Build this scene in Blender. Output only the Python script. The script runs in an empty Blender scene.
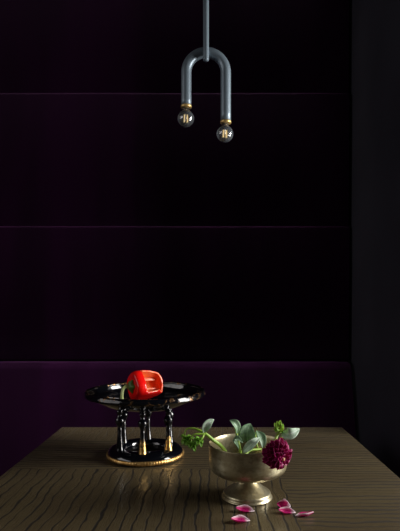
import bpy, bmesh, math, random
from mathutils import Vector, Matrix, noise as mnoise
random.seed(7)
PI = math.pi
S = bpy.context.scene
COL = S.collection
HC = 1.15                       # eye height
F = 500.0                       # focal length in pixels of a 400x531 frame
TZ = 0.75                       # table height

def at(x, y, d):
    """a point at distance d whose direction is that of photo pixel x, y"""
    return Vector(((x - 209.0) / F * d, d, HC - (y - 310.0) / F * d))

def lin(r, g, b):
    f = lambda c: (c / 12.92 if c <= 0.04045 else ((c + 0.055) / 1.055) ** 2.4)
    return (f(r / 255), f(g / 255), f(b / 255), 1.0)

# ------------------------------------------------------------------ materials
class NT:
    def __init__(s, name):
        s.m = bpy.data.materials.new(name); s.m.use_nodes = True
        s.t = s.m.node_tree; s.b = s.t.nodes['Principled BSDF']
    def n(s, typ, **kw):
        nd = s.t.nodes.new(typ)
        for k, v in kw.items(): setattr(nd, k, v)
        return nd
    def plug(s, sock, v):
        if isinstance(v, bpy.types.NodeSocket): s.t.links.new(v, sock)
        else: sock.default_value = v
    def math(s, op, a, b=0.0, c=None, clamp=False):
        nd = s.n('ShaderNodeMath', operation=op, use_clamp=clamp)
        s.plug(nd.inputs[0], a); s.plug(nd.inputs[1], b)
        if c is not None: s.plug(nd.inputs[2], c)
        return nd.outputs[0]
    def smooth(s, v, lo, hi, a=0.0, b=1.0):
        nd = s.n('ShaderNodeMapRange', interpolation_type='SMOOTHSTEP')
        s.plug(nd.inputs[0], v)
        for i, q in enumerate((lo, hi, a, b)): s.plug(nd.inputs[i + 1], q)
        return nd.outputs[0]
    def noise(s, vec, scale, detail=2.0, rough=0.5):
        nd = s.n('ShaderNodeTexNoise'); s.plug(nd.inputs['Vector'], vec)
        nd.inputs['Scale'].default_value = scale; nd.inputs['Detail'].default_value = detail
        nd.inputs['Roughness'].default_value = rough
        return nd.outputs[0]
    def comb(s, x, y, z=0.0):
        nd = s.n('ShaderNodeCombineXYZ')
        for i, v in enumerate((x, y, z)): s.plug(nd.inputs[i], v)
        return nd.outputs[0]
    def mix(s, f, a, b):
        nd = s.n('ShaderNodeMix', data_type='RGBA'); s.plug(nd.inputs[0], f)
        s.plug(nd.inputs[6], a); s.plug(nd.inputs[7], b)
        return nd.outputs[2]
    def mixf(s, f, a, b):
        nd = s.n('ShaderNodeMix', data_type='FLOAT'); s.plug(nd.inputs[0], f)
        s.plug(nd.inputs[2], a); s.plug(nd.inputs[3], b)
        return nd.outputs[0]
    def obj(s):
        return s.n('ShaderNodeTexCoord').outputs['Object']
    def xyz(s, v):
        nd = s.n('ShaderNodeSeparateXYZ'); s.plug(nd.inputs[0], v); return nd.outputs
    def bump(s, h, strength=0.3, dist=0.002):
        nd = s.n('ShaderNodeBump'); s.plug(nd.inputs['Height'], h)
        nd.inputs['Strength'].default_value = strength; nd.inputs['Distance'].default_value = dist
        s.t.links.new(nd.outputs[0], s.b.inputs['Normal'])
    def set(s, **kw):
        for k, v in kw.items(): s.plug(s.b.inputs[k.replace('_', ' ')], v)
        return s

def mottled(name, c1, c2, scale, rough=0.5, metal=0.0, bump=0.0, bdist=0.001, spec=0.5, **kw):
    k = NT(name); v = k.obj()
    f = k.smooth(k.noise(v, scale, 4), 0.35, 0.65)
    k.set(Base_Color=k.mix(f, c1, c2), Roughness=rough, Metallic=metal)
    k.b.inputs['Specular IOR Level'].default_value = spec
    if bump: k.bump(k.noise(v, scale * 3, 3), bump, bdist)
    k.set(**kw)
    return k.m

def mat_velvet(name, c, tint, sheen):
    k = NT(name); v = k.obj(); x, y, z = k.xyz(v)
    streak = k.noise(k.comb(k.math('MULTIPLY', x, 5.0), y, k.math('MULTIPLY', z, 0.6)), 1.6, 3)
    fine = k.noise(v, 260, 2)
    f = k.smooth(streak, 0.35, 0.7)
    k.set(Base_Color=k.mix(f, c, tuple(q * 1.5 for q in c[:3]) + (1,)), Roughness=0.95)
    k.b.inputs['Specular IOR Level'].default_value = 0.06
    k.b.inputs['Sheen Weight'].default_value = sheen
    k.b.inputs['Sheen Roughness'].default_value = 0.35
    k.b.inputs['Sheen Tint'].default_value = tint
    k.bump(k.math('ADD', k.math('MULTIPLY', fine, 0.25), streak), 0.25, 0.004)
    return k.m

def mat_table():
    k = NT('striped_veneer'); x, y, z = k.xyz(k.obj())      # object origin: centre of the table
    left = k.math('LESS_THAN', x, 0.194)
    front = k.math('LESS_THAN', y, 0.028)
    back = k.math('GREATER_THAN', y, 0.308)
    m = k.math('MULTIPLY', left, k.math('MAXIMUM', front, back))
    a = k.mixf(m, y, x); b = k.mixf(m, x, y)                # a crosses the grain, b runs along it
    a2 = k.math('ADD', a, k.math('MULTIPLY', m, 3.7))
    pv = k.comb(k.math('MULTIPLY', a2, 14.0), k.math('MULTIPLY', b, 7.5))
    warp = k.math('SUBTRACT', k.noise(pv, 1.0, 2.5, 0.55), 0.5)
    amp = k.mixf(m, 1.8, 1.6)
    ph = k.math('ADD', k.math('DIVIDE', a2, k.mixf(m, 0.0185, 0.0235)), k.math('MULTIPLY', warp, amp))
    fr = k.math('FRACT', ph)
    tri = k.math('ABSOLUTE', k.math('SUBTRACT', fr, 0.5))
    var = k.noise(k.comb(k.math('MULTIPLY', a2, 30.0), k.math('MULTIPLY', b, 4.0)), 1.0, 2)
    wid = k.math('MULTIPLY', k.smooth(var, 0.3, 0.7, 0.055, 0.155), k.mixf(m, 1.9, 1.0))
    line = k.smooth(tri, wid, k.math('MULTIPLY', wid, 0.35))
    line = k.math('MULTIPLY', line, k.smooth(var, 0.25, 0.5, 0.55, 1.0))
    fib = k.noise(k.comb(k.math('MULTIPLY', a2, 700.0), k.math('MULTIPLY', b, 16.0)), 1.0, 3)
    tone = k.noise(k.comb(k.math('MULTIPLY', a2, 9.0), k.math('MULTIPLY', b, 2.0), k.math('MULTIPLY', m, 9.0)), 1.0, 2)
    base = k.mix(k.smooth(tone, 0.3, 0.7), lin(*TBL1), lin(*TBL2))
    base = k.mix(k.smooth(fib, 0.35, 0.75, 0.0, 0.45), base, lin(*TBL3))
    col = k.mix(k.math('MULTIPLY', line, k.mixf(m, 0.8, k.mixf(back, 0.95, 0.32))), base, lin(*TBL4))
    k.set(Base_Color=col, Roughness=k.mixf(line, k.smooth(fib, 0.3, 0.7, 0.25, 0.36), 0.65))
    k.b.inputs['Specular IOR Level'].default_value = 0.6
    k.bump(k.math('SUBTRACT', k.math('MULTIPLY', fib, 0.12), line), 0.35, 0.0012)
    return k.m
TBL1, TBL2, TBL3, TBL4 = (82, 71, 51), (91, 80, 57), (66, 55, 38), (13, 8, 4)

def mat_glaze(name='black_glaze'):
    k = NT(name); v = k.obj()
    k.set(Base_Color=lin(7, 8, 13), Roughness=k.smooth(k.noise(v, 60, 3), 0.3, 0.7, 0.05, 0.16))
    k.b.inputs['Specular IOR Level'].default_value = 0.65
    k.b.inputs['Coat Weight'].default_value = 0.6; k.b.inputs['Coat Roughness'].default_value = 0.04
    k.bump(k.noise(v, 38, 2), 0.35, 0.004)
    return k.m

def mat_worn(name, zlo, zhi, density, scale=70, gold=(176, 128, 62)):
    """black glaze with gold leaf left in patches, thicker between zlo and zhi"""
    k = NT(name); v = k.obj(); x, y, z = k.xyz(v)
    nz = k.noise(v, scale, 4, 0.6)
    grad = k.smooth(z, zlo, zhi, density, -0.4)
    f = k.smooth(k.math('ADD', nz, grad), 0.62, 0.74)
    k.set(Base_Color=k.mix(f, lin(7, 8, 13), lin(*gold)), Metallic=f,
          Roughness=k.mixf(f, 0.1, 0.32))
    k.b.inputs['Specular IOR Level'].default_value = 0.6
    k.bump(k.math('ADD', k.noise(v, 40, 2), k.math('MULTIPLY', f, 0.2)), 0.4, 0.003)
    return k.m

def mat_bronze():
    k = NT('tarnished_metal'); v = k.obj(); x, y, z = k.xyz(v)
    big = k.noise(k.comb(x, y, k.math('MULTIPLY', z, 2.0)), 22, 5, 0.62)
    fine = k.noise(v, 160, 3)
    f = k.smooth(big, 0.38, 0.66)
    c = k.mix(f, lin(156, 144, 112), lin(214, 206, 174))
    c = k.mix(k.smooth(fine, 0.5, 0.75, 0, 0.5), c, lin(112, 94, 60))
    k.set(Base_Color=c, Metallic=0.88, Roughness=k.smooth(big, 0.3, 0.7, 0.42, 0.30))
    k.bump(k.math('ADD', k.math('MULTIPLY', big, 1.0), k.math('MULTIPLY', fine, 0.25)), 0.3, 0.0016)
    return k.m

def translucent(k, col, f):
    out = [x for x in k.t.nodes if x.type == 'OUTPUT_MATERIAL'][0]
    t = k.n('ShaderNodeBsdfTranslucent'); k.plug(t.inputs['Color'], col)
    m = k.n('ShaderNodeMixShader'); m.inputs[0].default_value = f
    k.t.links.new(k.b.outputs[0], m.inputs[1]); k.t.links.new(t.outputs[0], m.inputs[2]); k.t.links.new(m.outputs[0], out.inputs['Surface'])

def mat_leaf(name, c1, c2, vein=True, trans=0.12):
    k = NT(name)
    uv = k.n('ShaderNodeTexCoord').outputs['UV']; u, w, _ = k.xyz(uv)
    mid = k.math('ABSOLUTE', k.math('SUBTRACT', w, 0.5))
    side = k.math('PINGPONG', k.math('ADD', k.math('MULTIPLY', u, 7.0), k.math('MULTIPLY', mid, -5.0)), 0.5)
    v = k.math('MAXIMUM', k.smooth(mid, 0.05, 0.02), k.smooth(side, 0.07, 0.0, 0.0, 0.5))
    nz = k.smooth(k.noise(k.obj(), 90, 3), 0.3, 0.7)
    c = k.mix(nz, c1, c2)
    if vein: c = k.mix(k.math('MULTIPLY', v, 0.55), c, tuple(min(1, q * 1.7 + 0.03) for q in c2[:3]) + (1,))
    k.set(Base_Color=c, Roughness=0.42)
    translucent(k, c, 0.3)
    k.bump(v, 0.3, 0.0006)
    return k.m

def mat_petal(name, c1, c2, tip=None):
    k = NT(name)
    u, w, _ = k.xyz(k.n('ShaderNodeTexCoord').outputs['UV'])
    ln = k.noise(k.comb(k.math('MULTIPLY', u, 1.5), k.math('MULTIPLY', w, 24.0)), 1.0, 2)
    c = k.mix(k.smooth(ln, 0.3, 0.7), c1, c2)
    if tip: c = k.mix(k.math('MAXIMUM', k.smooth(u, 0.34, 0.12), k.smooth(w, 0.78, 0.97, 0.0, 0.85)), c, tip)
    k.set(Base_Color=c, Roughness=0.45)
    translucent(k, c, 0.3)
    return k.m

M = {}
def build_mats():
    M['wall'] = mottled('dark_plaster', lin(30, 28, 39), lin(36, 34, 45), 3.0, 0.75, bump=0.12)
    M['dark_wall'] = mottled('charcoal_plaster', lin(20, 18, 22), lin(26, 24, 28), 3.0, 0.9, bump=0.1)
    M['pale_wall'] = mottled('pale_plaster', lin(70, 68, 66), lin(80, 78, 75), 3.0, 0.9)
    M['ceiling'] = mottled('black_ceiling', lin(14, 13, 15), lin(18, 17, 19), 4.0, 0.9)
    M['floor'] = mottled('dark_floor', lin(30, 24, 20), lin(42, 33, 26), 6.0, 0.5)
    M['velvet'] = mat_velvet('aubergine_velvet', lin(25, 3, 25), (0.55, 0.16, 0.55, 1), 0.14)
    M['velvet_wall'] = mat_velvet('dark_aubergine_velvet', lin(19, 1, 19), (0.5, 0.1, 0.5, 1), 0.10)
    M['table'] = mat_table()
    M['table_edge'] = mottled('veneer_edge', lin(110, 94, 62), lin(92, 78, 50), 30, 0.45)
    M['black_metal'] = mottled('black_powder_coat', lin(18, 18, 19), lin(24, 24, 25), 60, 0.5)
    M['glaze'] = mat_glaze()
    M['rim_worn'] = mat_worn('worn_glaze_rim', 10.0, 11.0, 0.085, 55, (132, 98, 62))
    M['pillar'] = mat_worn('gilded_pillar', 0.0, 0.085, 0.45, 60, (224, 180, 108))
    M['gold'] = mottled('gold_leaf', lin(232, 192, 124), lin(186, 140, 76), 90, 0.36, 0.9, bump=0.5, bdist=0.0015)
    M['bronze'] = mat_bronze()
    M['slate'] = mottled('slate_paint', lin(114, 128, 139), lin(117, 131, 142), 10, 0.38, 0.4, spec=0.7)
    M['brass'] = mottled('satin_brass', lin(240, 206, 140), lin(232, 194, 122), 120, 0.4, 0.75)
    g = NT('clear_bulb_glass')
    tr = g.n('ShaderNodeBsdfTransparent'); gl = g.n('ShaderNodeBsdfGlossy'); df = g.n('ShaderNodeBsdfTranslucent')
    gl.inputs['Roughness'].default_value = 0.02
    df.inputs['Color'].default_value = (0.72, 0.8, 0.95, 1)  # bluish haze put into the clear glass, standing in for refracted room light
    lw = g.n('ShaderNodeFresnel'); lw.inputs['IOR'].default_value = 1.9
    m1 = g.n('ShaderNodeMixShader'); m2 = g.n('ShaderNodeMixShader'); m2.inputs[0].default_value = 0.05
    g.t.links.new(lw.outputs[0], m1.inputs[0]); g.t.links.new(tr.outputs[0], m1.inputs[1]); g.t.links.new(gl.outputs[0], m1.inputs[2])
    g.t.links.new(m1.outputs[0], m2.inputs[1]); g.t.links.new(df.outputs[0], m2.inputs[2])
    out = [x for x in g.t.nodes if x.type == 'OUTPUT_MATERIAL'][0]
    g.t.nodes.remove(g.b); g.t.links.new(m2.outputs[0], out.inputs['Surface'])
    M['glass'] = g.m
    f = NT('filament').set(Base_Color=lin(225, 190, 110), Roughness=0.5)
    f.b.inputs['Emission Color'].default_value = (1.0, 0.78, 0.42, 1)
    f.b.inputs['Emission Strength'].default_value = 0.6
    M['filament'] = f.m
    M['bulb_stem'] = mottled('bulb_stem_metal', lin(200, 200, 200), lin(180, 180, 185), 50, 0.25, 0.9)
    p = NT('red_pepper_skin'); v = p.obj()
    p.set(Base_Color=p.mix(p.smooth(p.noise(v, 25, 3), 0.3, 0.7), lin(236, 14, 14), lin(248, 30, 22)), Roughness=0.22)
    p.b.inputs['Subsurface Weight'].default_value = 0.12; p.b.inputs['Subsurface Scale'].default_value = 0.006
    p.b.inputs['Subsurface Radius'].default_value = (1, 0.15, 0.05)
    p.b.inputs['Coat Weight'].default_value = 0.5; p.b.inputs['Coat Roughness'].default_value = 0.1
    p.bump(p.noise(v, 40, 2), 0.15, 0.003)
    M['pepper'] = p.m
    M['pepper_in'] = mottled('pepper_inner_flesh', lin(240, 92, 30), lin(250, 132, 58), 60, 0.35, bump=0.4, bdist=0.002)
    M['pepper_cut'] = mottled('pepper_cut_edge', lin(240, 96, 66), lin(246, 140, 100), 120, 0.25)
    M['pith'] = mottled('pepper_pith', lin(246, 180, 150), lin(238, 140, 104), 70, 0.45)
    M['pepper_stem'] = mottled('pepper_stem_green', lin(168, 184, 108), lin(192, 206, 140), 60, 0.45)
    M['calyx'] = mottled('pepper_calyx_green', lin(66, 102, 36), lin(98, 134, 52), 60, 0.45)
    M['stem'] = mottled('fresh_green_stem', lin(132, 172, 54), lin(164, 194, 84), 50, 0.4)
    M['frond'] = mat_leaf('fresh_green_frond', lin(104, 164, 42), lin(150, 200, 72), False)
    M['leaf'] = mat_leaf('grey_green_leaf', lin(106, 140, 104), lin(146, 174, 142))
    M['pale_leaf'] = mat_leaf('pale_leaf_underside', lin(176, 202, 176), lin(204, 222, 202))
    M['bud'] = mottled('bud_green', lin(126, 176, 42), lin(176, 212, 74), 80, 0.4)
    M['dahlia'] = mat_petal('dahlia_magenta', lin(150, 8, 86), lin(194, 18, 120))
    M['dahlia_eye'] = mottled('dahlia_eye_pale', lin(196, 150, 110), lin(170, 110, 90), 200, 0.6)
    M['petal'] = mat_petal('loose_petal', lin(206, 16, 118), lin(228, 44, 146), lin(252, 236, 242))
build_mats()

# ------------------------------------------------------------------ helpers
def link(name, me, mat, parent=None, smooth=True):
    o = bpy.data.objects.new(name, me); COL.objects.link(o)
    mats = mat if isinstance(mat, (list, tuple)) else [mat]
    for m in mats: me.materials.append(m)
    if smooth:
        for p in me.polygons: p.use_smooth = True
    if parent is not None: o.parent = parent
    return o

def from_bm(name, bm, mat, parent=None, smooth=True, loc=None):
    bmesh.ops.recalc_face_normals(bm, faces=bm.faces)
    me = bpy.data.meshes.new(name); bm.to_mesh(me); bm.free()
    o = link(name, me, mat, parent, smooth)
    if loc is not None: o.location = loc
    return o

def bake(o):
    """apply the modifiers of o"""
    dg = bpy.context.evaluated_depsgraph_get(); dg.update()
    me = bpy.data.meshes.new_from_object(o.evaluated_get(dg))
    o.modifiers.clear(); o.data = me
    return o

def empty(name, loc, label, cat, group=None, rz=0):
    o = bpy.data.objects.new(name, None); COL.objects.link(o)
    o.empty_display_size = 0.05; o.location = loc; o.rotation_euler = (0, 0, rz)
    tag(o, label, cat, group)
    return o

def tag(o, label, cat, group=None):
    o['label'] = label; o['category'] = cat
    if group: o['group'] = group
    return o

def struct(o):
    o['kind'] = 'structure'; return o

def box_bm(x0, x1, y0, y1, z0, z1, bm=None, bevel=0.0, seg=2):
    own = bmesh.new()
    r = bmesh.ops.create_cube(own, size=1.0)
    for v in own.verts:
        v.co = Vector(((x0 + x1) / 2 + v.co.x * (x1 - x0), (y0 + y1) / 2 + v.co.y * (y1 - y0), (z0 + z1) / 2 + v.co.z * (z1 - z0)))
    if bevel: bmesh.ops.bevel(own, geom=list(own.edges), offset=bevel, segments=seg, profile=0.5, affect='EDGES')
    if bm is None: return own
    me = bpy.data.meshes.new('tmp'); own.to_mesh(me); own.free(); bm.from_mesh(me); bpy.data.meshes.remove(me)
    return bm

def spline(pts, n):
    """Catmull-Rom through pts"""
    P = [Vector(p) for p in pts]
    P = [P[0] * 2 - P[1]] + P + [P[-1] * 2 - P[-2]]
    out = []; segs = len(P) - 3
    for i in range(n + 1):
        t = i / n * segs; k = min(int(t), segs - 1); t -= k
        a, b, c, d = P[k:k + 4]
        out.append(0.5 * ((2 * b) + (c - a) * t + (2 * a - 5 * b + 4 * c - d) * t * t + (3 * b - a - 3 * c + d) * t ** 3))
    return out

def tube_bm(pts, radii, sides=10, n=24, bm=None, smoothpath=True):
    bm = bm or bmesh.new()
    path = spline(pts, n) if smoothpath else [Vector(p) for p in pts]
    n = len(path) - 1
    rad = lambda t: (radii if not isinstance(radii, (list, tuple)) else
                     (lambda s: radii[min(int(s), len(radii) - 2)] * (1 - (s - min(int(s), len(radii) - 2))) + radii[min(int(s), len(radii) - 2) + 1] * (s - min(int(s), len(radii) - 2)))(t * (len(radii) - 1)))
    up = None; rings = []
    for i, p in enumerate(path):
        d = (path[min(i + 1, n)] - path[max(i - 1, 0)]).normalized()
        if up is None:
            up = Vector((0, 0, 1)) if abs(d.z) < 0.9 else Vector((1, 0, 0))
        up = (up - d * up.dot(d)).normalized(); side = d.cross(up)
        r = rad(i / n)
        rings.append([bm.verts.new(p + (up * math.cos(a) + side * math.sin(a)) * r) for a in [2 * PI * j / sides for j in range(sides)]])
    for r0, r1 in zip(rings, rings[1:]):
        for j in range(sides):
            bm.faces.new((r0[j], r0[(j + 1) % sides], r1[(j + 1) % sides], r1[j]))
    bm.faces.new(rings[0][::-1]); bm.faces.new(rings[-1])
    return bm

def lathe_bm(prof, seg=64, wob=0.0, wscale=1.0, bm=None, seed=0.0, centre=(0, 0, 0), closed=False):
    bm = bm or bmesh.new(); c = Vector(centre)
    rows = []
    for (r, z) in prof:
        if r < 1e-6:
            rows.append([bm.verts.new(c + Vector((0, 0, z)))]); continue
        row = []
        for j in range(seg):
            a = 2 * PI * j / seg
            v = Vector((math.cos(a) * r, math.sin(a) * r, z))
            if wob:
                q = mnoise.noise(v * wscale * 10 + Vector((seed, seed, 0)))
                v.x *= 1 + q * wob / max(r, 0.02); v.y *= 1 + q * wob / max(r, 0.02)
                v.z += mnoise.noise(v * wscale * 10 + Vector((9 + seed, 3, 1))) * wob
            row.append(bm.verts.new(c + v))
        rows.append(row)
    if closed: rows.append(rows[0])
    for a, b in zip(rows, rows[1:]):
        for j in range(seg):
            k = (j + 1) % seg
            if len(a) == 1 and len(b) == 1: break
            if len(a) == 1: bm.faces.new((a[0], b[j], b[k]))
            elif len(b) == 1: bm.faces.new((a[j], a[k], b[0]))
            else: bm.faces.new((a[j], a[k], b[k], b[j]))
    return bm

def round_prof(pts, n=4):
    """smooth a profile with Catmull-Rom"""
    s = spline([(r, 0, z) for r, z in pts], n * (len(pts) - 1))
    return [(max(v.x, 0.0), v.z) for v in s]

def leaf_bm(bm, uvl, pts, width, face, cup=0.25, nu=14, nv=8, power=0.9, tipw=0.0, wave=0.0, seed=0):
    """a leaf blade along pts; face = direction its upper side looks"""
    path = spline(pts, nu); face = Vector(face).normalized(); grid = []
    for i, p in enumerate(path):
        t = i / nu
        d = (path[min(i + 1, nu)] - path[max(i - 1, 0)]).normalized()
        side = d.cross(face)
        side = side.normalized() if side.length > 1e-4 else Vector((1, 0, 0))
        nrm = side.cross(d).normalized()
        w = width * 0.5 * (math.sin(PI * min(1, t ** power)) ** 0.85 if 0 < t < 1 else 0) + width * 0.02
        w += tipw * t
        row = []
        for j in range(nv + 1):
            s = j / nv * 2 - 1
            h = cup * w * s * s + wave * width * math.sin(t * 11 + seed + s * 2) * abs(s)
            row.append(bm.verts.new(p + side * (w * s) + nrm * h))
        grid.append(row)
    for i in range(nu):
        for j in range(nv):
            f = bm.faces.new((grid[i][j], grid[i][j + 1], grid[i + 1][j + 1], grid[i + 1][j]))
            for lp, (a, b) in zip(f.loops, ((i, j), (i, j + 1), (i + 1, j + 1), (i + 1, j))):
                lp[uvl].uv = (a / nu, b / nv)

def leaf(name, parent, pts, width, face, mat, base, thick=0.0007, **kw):
    bm = bmesh.new(); uvl = bm.loops.layers.uv.new('UVMap')
    leaf_bm(bm, uvl, [Vector(p) - base for p in pts], width, face, **kw)
    me = bpy.data.meshes.new(name); bm.to_mesh(me); bm.free()
    o = link(name, me, mat, parent)
    s = o.modifiers.new('thickness', 'SOLIDIFY'); s.thickness = thick; s.offset = 0
    return bake(o)

# ------------------------------------------------------------------ room
def plain(name, *b, mat='wall'):
    return struct(from_bm(name, box_bm(*b), M[mat], smooth=False))
XR, YB, CEIL = 0.612, 2.20, 3.40
WX = 1.80                                     # the window wall, far to the right
plain('floor', -3.2, WX + 0.12, -2.6, YB + 0.1, -0.1, 0.0, mat='floor')
plain('ceiling', -3.2, WX + 0.12, -2.6, YB + 0.1, CEIL, CEIL + 0.1, mat='ceiling')
plain('wall_back', -3.2, XR + 0.2, YB, YB + 0.1, 0, CEIL, mat='dark_wall')
plain('wall_right', XR, XR + 0.2, 1.575, YB, 0, CEIL, mat='wall')
LY0, LY1, LZ0, LZ1 = -2.3, 1.2, 1.2, 3.2
bm = box_bm(-3.2, -3.1, -2.6, LY0, 0, CEIL)
box_bm(-3.2, -3.1, LY1, YB + 0.1, 0, CEIL, bm)
box_bm(-3.2, -3.1, LY0, LY1, 0, LZ0, bm)
box_bm(-3.2, -3.1, LY0, LY1, LZ1, CEIL, bm)
struct(from_bm('wall_left', bm, M['dark_wall'], smooth=False))
bm = bmesh.new()
for a in (LY0, (LY0 + LY1) / 2 - .015, LY1 - .03): box_bm(-3.18, -3.13, a, a + .03, LZ0, LZ1, bm)
for a in (LZ0, (LZ0 + LZ1) / 2 - .015, LZ1 - .03): box_bm(-3.18, -3.13, LY0, LY1, a, a + .03, bm)
struct(from_bm('window_2', bm, M['black_metal'], smooth=False))
plain('wall_front', -3.2, WX, -2.6, -2.5, 0, CEIL, mat='pale_wall')
plain('wall_niche', XR + 0.2, WX, YB, YB + 0.1, 0, CEIL, mat='dark_wall')
WY0, WY1, WZ0, WZ1 = 0.62, 1.50, 0.62, 2.25
bm = box_bm(WX, WX + 0.12, -2.6, WY0, 0, CEIL)
box_bm(WX, WX + 0.12, WY1, YB + 0.1, 0, CEIL, bm)
box_bm(WX, WX + 0.12, WY0, WY1, 0, WZ0, bm)
box_bm(WX, WX + 0.12, WY0, WY1, WZ1, CEIL, bm)
struct(from_bm('wall_window', bm, M['dark_wall'], smooth=False))
bm = bmesh.new(); t = 0.03
for a in (WY0, (WY0 + WY1) / 2 - t / 2, WY1 - t): box_bm(WX + 0.03, WX + 0.08, a, a + t, WZ0, WZ1, bm)
for a in (WZ0, (WZ0 + WZ1) / 2 - t / 2, WZ1 - t): box_bm(WX + 0.03, WX + 0.08, WY0, WY1, a, a + t, bm)
struct(from_bm('window_1', bm, M['black_metal'], smooth=False))

# ------------------------------------------------------------------ upholstered wall and banquette
PX0, PX1 = -3.08, 0.602
def cushion(name, x0, x1, z0, z1, yf, yb, mat, parent=None, r=0.022, lean=0.0, loc=None, low=None):
    """an upholstered slab with a roll of radius r along its upper front edge"""
    bm = box_bm(x0, x1, yf, yb, z0, z1)
    def edges(z): return [e for e in bm.edges if all(abs(v.co.z - z) < 1e-5 and abs(v.co.y - yf) < 1e-5 for v in e.verts)]
    def ends(): return [e for e in bm.edges if abs(e.verts[0].co.x - e.verts[1].co.x) < 1e-5 and abs(e.verts[0].co.z - e.verts[1].co.z) > .02 and e.verts[0].co.y < yf + 1e-4]
    bmesh.ops.bevel(bm, geom=edges(z1), offset=r, segments=8, profile=0.5, affect='EDGES')
    bmesh.ops.bevel(bm, geom=edges(z0), offset=low or r, segments=4, profile=0.5, affect='EDGES')
    bmesh.ops.bevel(bm, geom=ends(), offset=0.006, segments=3, profile=0.5, affect='EDGES')
    bmesh.ops.subdivide_edges(bm, edges=[e for e in bm.edges if abs(e.verts[0].co.x - e.verts[1].co.x) > 0.5], cuts=60)
    for v in bm.verts:
        f = (z1 - v.co.z) / (z1 - z0)
        v.co.y -= lean * f
        if v.co.y < (yf + yb) / 2:
            v.co.y += mnoise.noise(Vector((v.co.x * 2.2, v.co.z * 5, 3.1))) * 0.0025
        if v.co.z > z1 - r * 1.5 and r > 0.01:
            v.co.z += mnoise.noise(Vector((v.co.x * 3.5, 7.7, z1))) * 0.0016
    return from_bm(name, bm, mat, parent, loc=loc)
seams = [0.936, 1.510, 2.078, 2.655]
names = ['dark aubergine velvet wall panel directly above the bench backrest',
         'dark aubergine velvet wall panel between the two horizontal seams behind the pendant bulbs',
         'dark aubergine velvet wall panel at the top, behind the pendant rod']
for i in range(3):
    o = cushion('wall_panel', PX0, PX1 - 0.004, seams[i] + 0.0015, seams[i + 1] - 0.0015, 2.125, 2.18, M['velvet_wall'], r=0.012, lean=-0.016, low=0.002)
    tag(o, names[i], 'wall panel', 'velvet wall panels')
bq = empty('banquette', (-1.2, 2.0, 0), 'aubergine velvet bench seat with a raked backrest along the wall behind the table', 'bench')
B = Vector((-1.2, 2.0, 0))
def off(bm):
    for v in bm.verts: v.co -= B
    return bm
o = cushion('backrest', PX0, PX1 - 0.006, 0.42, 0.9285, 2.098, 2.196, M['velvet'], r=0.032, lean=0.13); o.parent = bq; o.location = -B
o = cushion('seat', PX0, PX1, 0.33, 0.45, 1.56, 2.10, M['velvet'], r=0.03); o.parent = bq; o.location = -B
from_bm('base', off(box_bm(PX0, PX1 - 0.01, 1.62, 2.14, 0.0, 0.33)), M['black_metal'], bq, smooth=False)

# ------------------------------------------------------------------ table
TX, TY = -0.024, 1.23
HW, HD = 0.479, 0.48
tb = empty('table', (TX, TY, 0), 'square dining table with a dark striped wood veneer top, under the pendant', 'table')
bm = box_bm(-HW, HW, -HD, HD, TZ - 0.035, TZ, bevel=0.003, seg=3)
for v in bm.verts: v.co.z -= TZ
top = from_bm('tabletop', bm, M['table'], tb, smooth=False); top.location = (0, 0, TZ)
bm = lathe_bm(round_prof([(0.0, 0.025), (0.05, 0.025), (0.04, 0.04), (0.04, 0.69), (0.05, 0.70), (0.0, 0.70)], 2), 32)
from_bm('column', bm, M['black_metal'], tb)
from_bm('base_plate', box_bm(-0.25, 0.25, -0.25, 0.25, 0.0, 0.025, bevel=0.006), M['black_metal'], tb, smooth=False)
from_bm('support_plate', box_bm(-0.18, 0.18, -0.18, 0.18, 0.70, TZ - 0.035, bevel=0.003), M['black_metal'], tb, smooth=False)

# ------------------------------------------------------------------ pendant lamp
PD = 1.40; ps = F / PD
def pz(y): return HC + (310 - y) / ps
pl = empty('pendant_lamp', ((206 - 209) / ps, PD, CEIL), 'slate grey U-shaped tube pendant with two bare bulbs on a thin rod above the table', 'lamp')
P0 = Vector(((206 - 209) / ps, PD, CEIL))
R = 19.7 / ps; tr = 5.15 / ps; zc = pz(72.4) - CEIL; zl = pz(106.2) - CEIL; zr = pz(121.8) - CEIL
path = [Vector((-R, 0, zl + (zc - zl) * i / 6)) for i in range(6)]
path += [Vector((-R * math.cos(a), 0, zc + R * math.sin(a))) for a in [PI * i / 32 for i in range(33)]]
path += [Vector((R, 0, zc + (zr - zc) * i / 6)) for i in range(1, 7)]
from_bm('tube', tube_bm(path, tr, 28, smoothpath=False), M['slate'], pl)
rr = 2.85 / ps; yo = -(tr + rr * 0.55)
zb = pz(63.8) - CEIL
rod = [(0, yo, 0.0), (0, yo, zb + rr)] + [(0, yo, zb + rr * (1 - math.sin(a))) for a in (0.3, 0.6, 0.9, 1.2, 1.45)]
from_bm('rod', tube_bm(rod, [rr] * 2 + [rr], 20, smoothpath=False), M['slate'], pl)
bm = lathe_bm([(0, 0), (0.06, 0), (0.06, -0.018), (0.056, -0.022), (0, -0.022)], 40, centre=(0, yo, 0))
from_bm('ceiling_rose', bm, M['slate'], pl)
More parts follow.
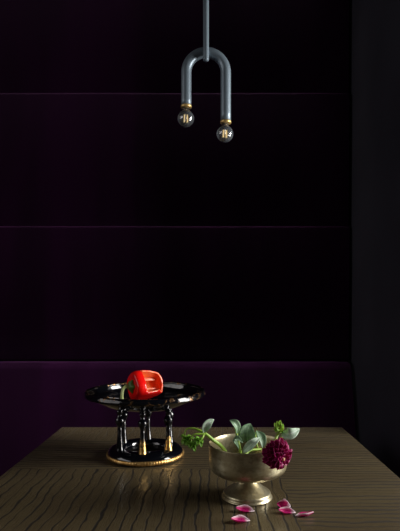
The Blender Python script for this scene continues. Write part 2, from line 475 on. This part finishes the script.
for sx, zend, bx, by in ((-R, zl, 185.9, 118.6), (R, zr, 224.9, 133.9)):
    cx = sx; cz = pz(by) - CEIL; br = 8.35 / ps
    bm = lathe_bm([(0, 0.002), (tr * 1.04, 0.002), (tr * 1.06, -0.001), (tr * 1.06, -0.0038), (tr * 1.0, -0.0044), (tr * 0.5, -0.0046), (0, -0.0046)], 36, centre=(cx, 0, zend))
    from_bm('collar', bm, M['brass'], pl)
    prof = []
    zt = zend - 0.0045 - cz
    for i in range(25):
        a = -PI / 2 + i / 24 * (PI / 2 + 1.02)
        prof.append((br * math.cos(a), br * math.sin(a)))
    prof[0] = (0, -br)
    prof += [(br * 0.44, br * 0.93), (br * 0.40, max(br * 1.02, zt))]
    outer = prof; inner = [(max(r - 0.0008, 0), z * 0.965) for r, z in prof][::-1]
    inner[-1] = (0, -br + 0.0008)
    bm = lathe_bm(outer + inner, 40)
    gl = from_bm('bulb', bm, M['glass'], pl, loc=(cx + (bx - (206 + sx * ps)) / ps, 0, cz))
    from_bm('bulb_stem', tube_bm([(0, 0, zt), (0, 0, 0.010), (0, 0, -0.002)], [0.0055, 0.0022, 0.0012], 10), M['bulb_stem'], gl)
    for q in range(4):
        a = PI / 4 + q * PI / 2 + 0.25
        x, y = 0.0058 * math.cos(a), 0.0058 * math.sin(a)
        from_bm('filament', tube_bm([(x, y, 0.0125), (x * 1.1, y * 1.1, -0.011)], 0.0010, 8, 4), M['filament'], gl)

# ------------------------------------------------------------------ black footed dish
DC = Vector(((145.5 - 209) / F * 1.37, 1.37, TZ + 0.0022))
ds = empty('pedestal_dish', DC, 'black glazed pedestal dish on six slender pillars, holding the red pepper', 'dish')
prof = round_prof([(0, .133), (.03, .1328), (.06, .1330), (.085, .1355), (.105, .1415), (.13, .1525), (.148, .1612), (.158, .1668)], 3)
prof += [(.1600, .172)] + round_prof([(.156, .1755), (.1530, .1750), (.1490, .163), (.1435, .1590), (.13, .1563), (.11, .1535), (.09, .152), (.05, .1505), (.02, .150), (0, .150)], 3)
from_bm('dish', lathe_bm(prof, 96, 0.0016, 2.2), M['glaze'], ds)
ring = [(.1525, .1755), (.1540, .1790), (.1575, .1805), (.1610, .1797), (.1622, .1782), (.1636, .1748), (.1646, .1710), (.1650, .1682), (.1644, .1665), (.1610, .1650), (.1575, .1665), (.1545, .1700), (.1525, .1755)]
from_bm('rim', lathe_bm(ring[:-1], 96, 0.0016, 2.2, closed=True), M['rim_worn'], ds)
ringp = round_prof([(.057, .0), (.054, .012), (.058, .023), (.068, .0265), (.082, .026), (.093, .022), (.1005, .015), (.102, .008), (.1, .0)], 3)
from_bm('base_ring', lathe_bm(ringp, 96, 0.0018, 2.0, closed=True), M['glaze'], ds)
# gilded beaded band round the foot of the ring
bm = bmesh.new(); nb = 88; seg = nb * 4; rows = []
for j in range(seg):
    a = 2 * PI * j / seg; bead = 0.0009 * abs(math.sin(a * nb / 2))
    row = []
    for q in range(10):
        b = 2 * PI * q / 10
        r = .1008 + (0.0042 + bead) * math.cos(b); z = .0064 + (0.0055 + bead) * math.sin(b)
        row.append(bm.verts.new((r * math.cos(a), r * math.sin(a), z)))
    rows.append(row)
for j in range(seg):
    A, C = rows[j], rows[(j + 1) % seg]
    for q in range(10): bm.faces.new((A[q], A[(q + 1) % 10], C[(q + 1) % 10], C[q]))
from_bm('gilded_band', bm, M['gold'], ds)['label'] = 'beaded gold band round the foot'
pp = round_prof([(0, 0), (.0105, 0), (.0110, .003), (.0097, .010), (.0077, .028), (.0063, .046), (.0066, .057), (.0060, .063),
                 (.0078, .070), (.0120, .078), (.0122, .085), (.0075, .092), (.0060, .097), (.0084, .1025), (.0086, .107), (.0062, .111), (.0080, .1155), (0, .1155)], 3)
for q in range(6):
    a = -PI / 2 + math.radians(1.5) + q * PI / 3
    o = from_bm('pillar', lathe_bm(pp, 24, 0.0005, 6.0, seed=q * 3.1), M['pillar'] if q < 2 else M['glaze'], ds, loc=(.0745 * math.cos(a), .0745 * math.sin(a), .0225))
    o.rotation_euler = (0, 0, q * 1.3)
    if q < 2: o['label'] = 'black pillar with a gilded lower cone'

# ------------------------------------------------------------------ red pepper
ax = math.radians(34)
PC = Vector((DC.x + 0.0015, DC.y + 0.002, DC.z + 0.1505))
pe = empty('red_pepper', PC, 'red bell pepper with its side cut open, lying in the black dish', 'pepper')
E1 = Vector((math.cos(ax), math.sin(ax), 0)); E2 = Vector((math.sin(ax), -math.cos(ax), 0)); E3 = Vector((0, 0, 1))   # along, towards the camera, up
Lp = 0.092
PS = 1.17
def prad(u):
    pts = [(0, .010), (.03, .0215), (.09, .0295), (.2, .0335), (.4, .0338), (.6, .0318), (.8, .0280), (.92, .0225), (.98, .0125), (1, .001)]
    for (a, ra), (b, rb) in zip(pts, pts[1:]):
        if u <= b:
            t = (u - a) / (b - a); t2 = t
            return ra + (rb - ra) * t2
    return .001
def ppos(u, v, sh=0.0):
    r = prad(u) * (1 + 0.055 * math.cos(4 * v + 0.6) + 0.03 * math.sin(3 * v + 1 + 2 * u)) - sh
    dip = 0.010 * max(0, 1 - (u / 0.16)) ** 2
    x = -Lp / 2 + u * Lp + dip
    return E1 * x + (E2 * math.cos(v) + E3 * math.sin(v)) * r + E3 * 0.0325
us = [0, .01, .03, .06, .09, .13, .17, .21, .25, .29, .33] + [.33 + .61 * i / 14 for i in range(1, 15)] + [.96, .98, 1.0]
nv = 72; bm = bmesh.new(); grid = []
for u in us: grid.append([bm.verts.new(ppos(u, 2 * PI * j / nv)) for j in range(nv)])
for i in range(len(us) - 1):
    um = (us[i] + us[i + 1]) / 2
    for j in range(nv):
        vm = math.degrees(2 * PI * (j + .5) / nv); vm = vm - 360 if vm > 180 else vm
        lo = -17 + 5 * math.sin(um * 9) - 75 * max(0, (um - .70) / .30) ** 1.3; hi = 94 + 4 * math.sin(um * 7 + 1)
        if um > 0.31 and lo < vm < hi: continue
        k = (j + 1) % nv
        bm.faces.new((grid[i][j], grid[i][k], grid[i + 1][k], grid[i + 1][j]))
bm.faces.new(grid[0][::-1])
bmesh.ops.delete(bm, geom=[v for v in bm.verts if not v.link_faces], context='VERTS')
me = bpy.data.meshes.new('flesh'); bmesh.ops.recalc_face_normals(bm, faces=bm.faces)
# make sure the skin looks outwards
c0 = E3 * 0.0325
if sum(f.normal.dot(f.calc_center_median() - c0) for f in bm.faces) < 0: bmesh.ops.reverse_faces(bm, faces=bm.faces)
bm.to_mesh(me); bm.free()
pb = link('flesh', me, [M['pepper'], M['pepper_in'], M['pepper_cut']], pe)
sd = pb.modifiers.new('wall', 'SOLIDIFY'); sd.thickness = 0.0048; sd.offset = -1; sd.material_offset = 1; sd.material_offset_rim = 2
sb = pb.modifiers.new('smooth', 'SUBSURF'); sb.levels = 1; sb.render_levels = 1
bake(pb)
# pale pith ribs on the inside
for v0 in (2.6, 3.9):
    bm = bmesh.new(); uvl = bm.loops.layers.uv.new('UVMap'); rows = []
    for i in range(17):
        u = .18 + .70 * i / 16
        h = .010 * math.sin(PI * i / 16) ** .6 + .002
        a = ppos(u, v0 - .09, .0046); b = ppos(u, v0 + .09, .0046); tip = ppos(u, v0 + .05 * math.sin(i), .0046 + h)
        rows.append([bm.verts.new(a), bm.verts.new(a.lerp(tip, .6)), bm.verts.new(tip), bm.verts.new(b.lerp(tip, .6)), bm.verts.new(b)])
    for A, C in zip(rows, rows[1:]):
        for q in range(4): bm.faces.new((A[q], A[q + 1], C[q + 1], C[q]))
    for A in (rows[0], rows[-1]): bm.faces.new(A)
    for A, C in zip(rows, rows[1:]): bm.faces.new((A[4], A[0], C[0], C[4]))
    from_bm('pith_rib', bm, M['pith'], pe)
# calyx
bm = bmesh.new(); rows = []
cc = E1 * (-Lp / 2 + 0.006) + E3 * 0.0325
for i in range(7):
    s = i / 6; row = []
    for j in range(30):
        v = 2 * PI * j / 30
        rad = s * 0.0135 * (1 + 0.22 * math.cos(5 * v) * s) + 0.0002
        row.append(bm.verts.new(cc - E1 * (0.006 * (1 - s * s) - 0.004 * max(0, s - .6)) + (E2 * math.cos(v) + E3 * math.sin(v)) * rad))
    rows.append(row)
back = [bm.verts.new(v.co + E1 * 0.003) for v in rows[-1]]
rows.append(back)
for A, C in zip(rows, rows[1:]):
    for j in range(30): bm.faces.new((A[j], A[(j + 1) % 30], C[(j + 1) % 30], C[j]))
bm.faces.new(rows[0]); bm.faces.new(rows[-1][::-1])
from_bm('calyx', bm, M['calyx'], pe)
s0 = cc - E1 * 0.004
st = [s0, s0 - E1 * .008 + E3 * .001 + E2 * .001, s0 - E1 * .016 - E3 * .005 + E2 * .003, s0 - E1 * .0195 - E3 * .018 + E2 * .005, s0 - E1 * .020 - E3 * .030 + E2 * .006]
from_bm('stem', tube_bm(st, [.0052, .0040, .0036, .0036, .0042], 14, 24), M['pepper_stem'], pe)['label'] = 'pale green curved stem'

pe.scale = (PS, PS, PS)
from mathutils.bvhtree import BVHTree
def tree(objs):
    bpy.context.view_layer.update(); vs, fs = [], []
    for o in objs:
        b = len(vs); vs += [o.matrix_world @ v.co for v in o.data.vertices]
        fs += [tuple(b + i for i in f.vertices) for f in o.data.polygons]
    return BVHTree.FromPolygons(vs, fs)
dish_tree = tree([o for o in ds.children])
for _ in range(80):                              # let the pepper rest on the dish
    if not tree(pe.children).overlap(dish_tree): break
    pe.location.z += 0.0004


# ------------------------------------------------------------------ footed metal bowl
BD = 1.07
BC = Vector(((247.8 - 209) / F * BD, BD, TZ))
bo = empty('footed_bowl', BC, 'tarnished pale metal footed bowl holding the cut flowers, at the front of the table', 'bowl')
outer = round_prof([(.0240, .0430), (.040, .0462), (.060, .0500), (.0725, .0560), (.0805, .0635), (.0828, .0740), (.0830, .090), (.0832, .108), (.0838, .1150)], 4)
inner = round_prof([(.0815, .1150), (.0802, .108), (.0800, .090), (.0798, .074), (.077, .066), (.069, .0595), (.055, .054), (.03, .051), (0.0, .0505)], 4)
from_bm('bowl', lathe_bm([(0, .0425)] + outer + [(.0834, .1162), (.0820, .1162)] + inner, 96, 0.0006, 2.0), M['bronze'], bo)
foot = round_prof([(0, .0440), (.0230, .0440), (.0222, .0400), (.0238, .0340), (.0300, .0260), (.0380, .0195), (.0450, .0148), (.0492, .0122), (.0508, .0100), (.0512, .0050), (.0505, .0000), (0, 0)], 4)
from_bm('foot', lathe_bm(foot, 80, 0.0003, 2.0, seed=4, centre=(-.002, 0, .0004)), M['bronze'], bo)

# ------------------------------------------------------------------ cut flowers and leaves in the bowl
# drooping sprig over the left rim
b0 = at(224, 449, 1.05)
sp = empty('herb_sprig', b0, 'drooping green sprig with a leafy head, hanging over the left rim of the metal bowl', 'sprig')
q = lambda pts: [Vector(p) - b0 for p in pts]
main = [at(229, 458, 1.07), at(222, 447, 1.05), at(213, 440, 1.035), at(206, 434, 1.03), at(201, 431.0, 1.03), at(194, 428.5, 1.03), at(187, 429, 1.03), at(184.3, 434, 1.03), at(185.5, 440, 1.03)]
from_bm('stem', tube_bm(q(main), [.0042, .0040, .0036, .0030, .0024, .0019, .0017, .0016, .0014], 12, 48), M['stem'], sp)
side = [at(206, 434, 1.03), at(200, 434, 1.025), at(195, 434.2, 1.022), at(191, 437, 1.022), at(192, 443, 1.022)]
from_bm('branch', tube_bm(q(side), [.0028, .0022, .0018, .0014, .0011], 10, 28), M['stem'], sp)
side2 = [at(204, 433, 1.03), at(203, 437, 1.02), at(201, 440, 1.018), at(198, 441, 1.018)]
from_bm('branch', tube_bm(q(side2), [.0020, .0016, .0013, .0010], 10, 20), M['stem'], sp)
for (cx, cy, cd, n, spread) in ((187, 440.0, 1.03, 20, 6.6), (192, 444.5, 1.02, 16, 5.6), (199, 441, 1.015, 15, 5.4)):
    bm = bmesh.new(); uvl = bm.loops.layers.uv.new('UVMap'); c = at(cx, cy, cd) - b0
    for i in range(n):
        a = 2 * PI * i * 0.618; el = -1.2 + 2.1 * ((i + .5) / n)
        d = Vector((math.cos(a) * math.cos(el), math.sin(a) * math.cos(el), math.sin(el)))
        ln = spread / 480 * random.uniform(.75, 1.25)
        p1 = c + d * ln * .55 + Vector((0, 0, .0012)); p2 = c + d * ln + Vector((0, 0, -.0018))
        leaf_bm(bm, uvl, [c, p1, p2], ln * .62, Vector((0, -.5, .9)) + d * .3, cup=.5, nu=7, nv=5, wave=.06, seed=i)
    me = bpy.data.meshes.new('frond'); bm.to_mesh(me); bm.free()
    o = link('frond', me, M['frond'], sp); s = o.modifiers.new('t', 'SOLIDIFY'); s.thickness = .0006; s.offset = 0; bake(o)
leaf('leaf', sp, [at(204.5, 434, 1.03), at(205.5, 427.5, 1.025), at(209, 422.5, 1.025), at(214, 419.6, 1.03)], .0165, (.3, -.9, .2), M['pale_leaf'], b0, cup=.35)['label'] = 'pale upright leaf'

# upright stem with a curled leaf
b1 = at(240, 452, 1.08)
ls = empty('leafy_stem', b1, 'thin upright green stem with a curled leaf on top, left in the bowl', 'stem')
q = lambda pts: [Vector(p) - b1 for p in pts]
from_bm('stem', tube_bm(q([at(243.0, 463, 1.08), at(240, 449, 1.08), at(237.2, 437, 1.08), at(236, 430, 1.08), at(234, 425, 1.08)]), [.0034, .0030, .0026, .0024, .0016], 10, 28), M['stem'], ls)
leaf('leaf', ls, [at(237, 434, 1.078), at(236.6, 427, 1.07), at(233.6, 422.5, 1.068), at(229.8, 420, 1.075)], .0175, (.55, -.8, .35), M['leaf'], b1, cup=.5)
leaf('leaf', ls, [at(239, 449, 1.072), at(235.5, 442, 1.055), at(237, 438.2, 1.045), at(243, 443, 1.035)], .014, (.2, -.7, .7), M['leaf'], b1, cup=.4)

# broad leaves in the middle
b2 = at(248, 452, 1.09)
lb = empty('leaf_spray', b2, 'spray of broad grey-green leaves standing in the middle of the metal bowl', 'leaves')
q = lambda pts: [Vector(p) - b2 for p in pts]
from_bm('stem', tube_bm(q([at(244, 456, 1.03), at(250, 450.5, 1.05), at(258, 449.5, 1.07), at(266, 449, 1.09)]), [.003, .0027, .0024, .002], 10, 24), M['stem'], lb)
from_bm('stem', tube_bm(q([at(250, 450.5, 1.052), at(248.5, 446, 1.075), at(248, 441, 1.09), at(248, 437, 1.095)]), [.0024, .0022, .0018, .0012], 10, 20), M['stem'], lb)
leaf('leaf', lb, [at(248, 442, 1.09), at(247, 436, 1.085), at(247.6, 430, 1.088), at(250.5, 423.6, 1.10)], .0355, (-.15, -.95, .3), M['leaf'], b2, cup=.3, power=.8)
leaf('leaf', lb, [at(243, 452.5, 1.028), at(248, 447.5, 1.02), at(254, 442, 1.018), at(260, 437.6, 1.03)], .0165, (.1, -.8, .6), M['pale_leaf'], b2, cup=.4)['label'] = 'pale narrow leaf'
leaf('leaf', lb, [at(256.5, 430.5, 1.08), at(260.0, 435, 1.062), at(262.3, 441, 1.055), at(263, 448.5, 1.05)], .0185, (.35, -.9, .3), M['leaf'], b2, cup=.4)
from_bm('leaf_stalk', tube_bm(q([at(258, 449.5, 1.07), at(256.5, 442, 1.082), at(255.5, 435, 1.088), at(256.5, 430.5, 1.08)]), [.0019, .0016, .0014, .0012], 8, 20), M['stem'], lb)

# dahlia
DH = at(277.0, 453.6, 0.965)
da = empty('dahlia', DH, 'dark magenta dahlia drooping over the right rim of the metal bowl', 'flower')
axis = Vector((.45, -.80, -.28)).normalized()
rot = axis.to_track_quat('Z', 'Y').to_matrix()
bm = bmesh.new(); uvl = bm.loops.layers.uv.new('UVMap'); NP = 96; RB = .0262
for i in range(NP):
    cz = 1 - 1.72 * (i + .5) / NP
    th = math.acos(max(-1, min(1, cz))); ph = i * 2.399963
    d = rot @ Vector((math.sin(th) * math.cos(ph), math.sin(th) * math.sin(ph), math.cos(th)))
    t = th / PI
    L = RB * random.uniform(.82, 1.15) * (0.86 if t < .12 else 1.0)
    tang = (d - axis * d.dot(axis)); tang = tang.normalized() if tang.length > 1e-3 else rot @ Vector((1, 0, 0))
    bend = tang * (.004 * min(1, t * 2.2)) - axis * (.0022 * t)
    p0 = d * L * .45; p1 = d * L * .78; p2 = d * L + bend
    leaf_bm(bm, uvl, [p0, p1, p2], .0100 * (0.65 + .5 * min(1, t * 2)), axis - d * axis.dot(d) * .9 if t > .06 else rot @ Vector((0, 1, 0)), cup=.95, nu=6, nv=4, power=1.5)
me = bpy.data.meshes.new('petals'); bm.to_mesh(me); bm.free()
o = link('petals', me, M['dahlia'], da); s = o.modifiers.new('t', 'SOLIDIFY'); s.thickness = .0004; s.offset = 0; bake(o)
bm = bmesh.new(); bmesh.ops.create_icosphere(bm, subdivisions=3, radius=.0165)
from_bm('flower_core', bm, M['dahlia'], da)
bm = lathe_bm(round_prof([(0, .0235), (.002, .0232), (.0034, .0215), (.003, .019), (0, .018)], 3), 16)
for v in bm.verts: v.co = rot @ v.co
from_bm('flower_eye', bm, M['dahlia_eye'], da)['label'] = 'pale centre of the flower'
q = lambda pts: [Vector(p) - DH for p in pts]
stm = [DH - axis * .014, at(276.0, 438.5, 1.0), at(278.5, 433.5, 1.006), at(282.5, 432.2, 1.012), at(281.5, 437, 1.028), at(277, 446, 1.05), at(270, 458, 1.062)]
from_bm('stem', tube_bm(q(stm), [.0030, .0026, .0024, .0024, .0024, .0025, .0026], 10, 44), M['stem'], da)
leaf('leaf', da, [at(282.5, 432.2, 1.012), at(287, 434.0, 1.0), at(292.5, 433.0, .998), at(299.6, 428.7, 1.01)], .0225, (.1, -.92, .38), M['pale_leaf'], DH, cup=.3, power=.85)['label'] = 'pale grey-green leaf beside the flower'
bc = at(278.8, 429.2, 1.005) - DH
bm = bmesh.new(); uvl = bm.loops.layers.uv.new('UVMap')
for i in range(14):
    a = i * 2.4; el = -.9 + 2.2 * i / 13
    d = Vector((math.cos(a) * math.cos(el), math.sin(a) * math.cos(el), math.sin(el)))
    leaf_bm(bm, uvl, [bc, bc + d * .0065, bc + d * .0115 + Vector((0, 0, .0035 * (1 + d.z)))], .0085, Vector((0, -.6, .6)) + d * .2, cup=.7, nu=6, nv=4)
me = bpy.data.meshes.new('bud'); bm.to_mesh(me); bm.free()
o = link('bud', me, M['bud'], da); s = o.modifiers.new('t', 'SOLIDIFY'); s.thickness = .0006; s.offset = 0; bake(o)
o['label'] = 'bright green bud'

# ------------------------------------------------------------------ loose petals on the table
def loose_petal(x, y, length, width, ang, label, lift=0.0, cup=.8, tilt=0.0, curl=.35):
    d = HC - TZ; d = d * F / (y - 310)
    c = Vector(((x - 209) / F * d, d, TZ))
    bm = bmesh.new(); uvl = bm.loops.layers.uv.new('UVMap')
    u = Vector((math.cos(ang), math.sin(ang), 0))
    pts = [u * (-length / 2) + Vector((0, 0, .0004)), u * (-length / 6), u * (length / 6) + Vector((0, 0, .0003)), u * (length / 2) + Vector((0, 0, curl * length * .5))]
    leaf_bm(bm, uvl, pts, width, (0, 0, 1), cup=cup, nu=16, nv=10, power=1.0, tipw=.0015)
    R3 = Matrix.Rotation(tilt, 3, u)
    for v in bm.verts: v.co = R3 @ v.co
    me = bpy.data.meshes.new('petal'); bm.to_mesh(me); bm.free()
    o = link('petal', me, M['petal']); s = o.modifiers.new('t', 'SOLIDIFY'); s.thickness = .0006; s.offset = 0; bake(o)
    zmin = min(v.co.z for v in o.data.vertices)
    o.location = c + Vector((0, 0, -zmin + .0003 + lift))
    return tag(o, label, 'petal', 'fallen petals on the table')
loose_petal(245, 511.5, .037, .017, PI - .12, 'magenta petal with a white tip just in front of the bowl foot', tilt=-.35)
loose_petal(240.5, 522, .037, .018, PI + .15, 'magenta petal nearest the front edge, left of the others', tilt=-.2)
loose_petal(284, 507.5, .027, .019, PI - .35, 'cupped magenta petal leaning behind another petal, right of the bowl foot', tilt=-.9, curl=.5)
loose_petal(287, 513.0, .034, .015, PI - .1, 'white-edged magenta petal in front of the cupped petal right of the bowl', tilt=-.4)
loose_petal(304.5, 516.5, .037, .015, .05, 'dark magenta petal farthest right on the table', tilt=-.25)

# ------------------------------------------------------------------ light
def area(name, loc, rot, sx, sy, power, col):
    l = bpy.data.lights.new(name, 'AREA'); l.shape = 'RECTANGLE'; l.size = sx; l.size_y = sy
    l.energy = power; l.color = col
    o = bpy.data.objects.new(name, l); COL.objects.link(o); o.location = loc; o.rotation_euler = rot
    return o
area('window_daylight', (WX + 0.14, (WY0 + WY1) / 2, (WZ0 + WZ1) / 2), (0, PI / 2, 0), WZ1 - WZ0, WY1 - WY0, 106, (1.0, 0.975, 0.94))
area('left_window_daylight', (-3.24, (LY0 + LY1) / 2, (LZ0 + LZ1) / 2), (0, -PI / 2, 0), LZ1 - LZ0, LY1 - LY0, 34, (1.0, 0.95, 0.93))
area('ceiling_light', (-1.2, 2.02, CEIL - 0.02), (0, 0, 0), 3.3, 0.1, 5.0, (1.0, 0.95, 0.95)).data.spread = math.radians(22)
w = bpy.data.worlds.new('world'); S.world = w; w.use_nodes = True
w.node_tree.nodes['Background'].inputs[0].default_value = (0.5, 0.6, 0.8, 1)
w.node_tree.nodes['Background'].inputs[1].default_value = 0.05

# ------------------------------------------------------------------ camera
cam = bpy.data.cameras.new('camera'); co = bpy.data.objects.new('camera', cam); COL.objects.link(co)
co.location = (0, 0, HC); co.rotation_euler = (PI / 2, 0, 0)
cam.sensor_fit = 'AUTO'; cam.sensor_width = 36.0; cam.lens = F / 531 * 36.0
cam.shift_x = -9.0 / 531; cam.shift_y = 44.5 / 531
cam.clip_start = 0.02
S.camera = co
S.view_settings.view_transform = 'Standard'; S.view_settings.look = 'None'
S.view_settings.exposure = 0.0; S.view_settings.gamma = 1.0; S.view_settings.use_curve_mapping = False
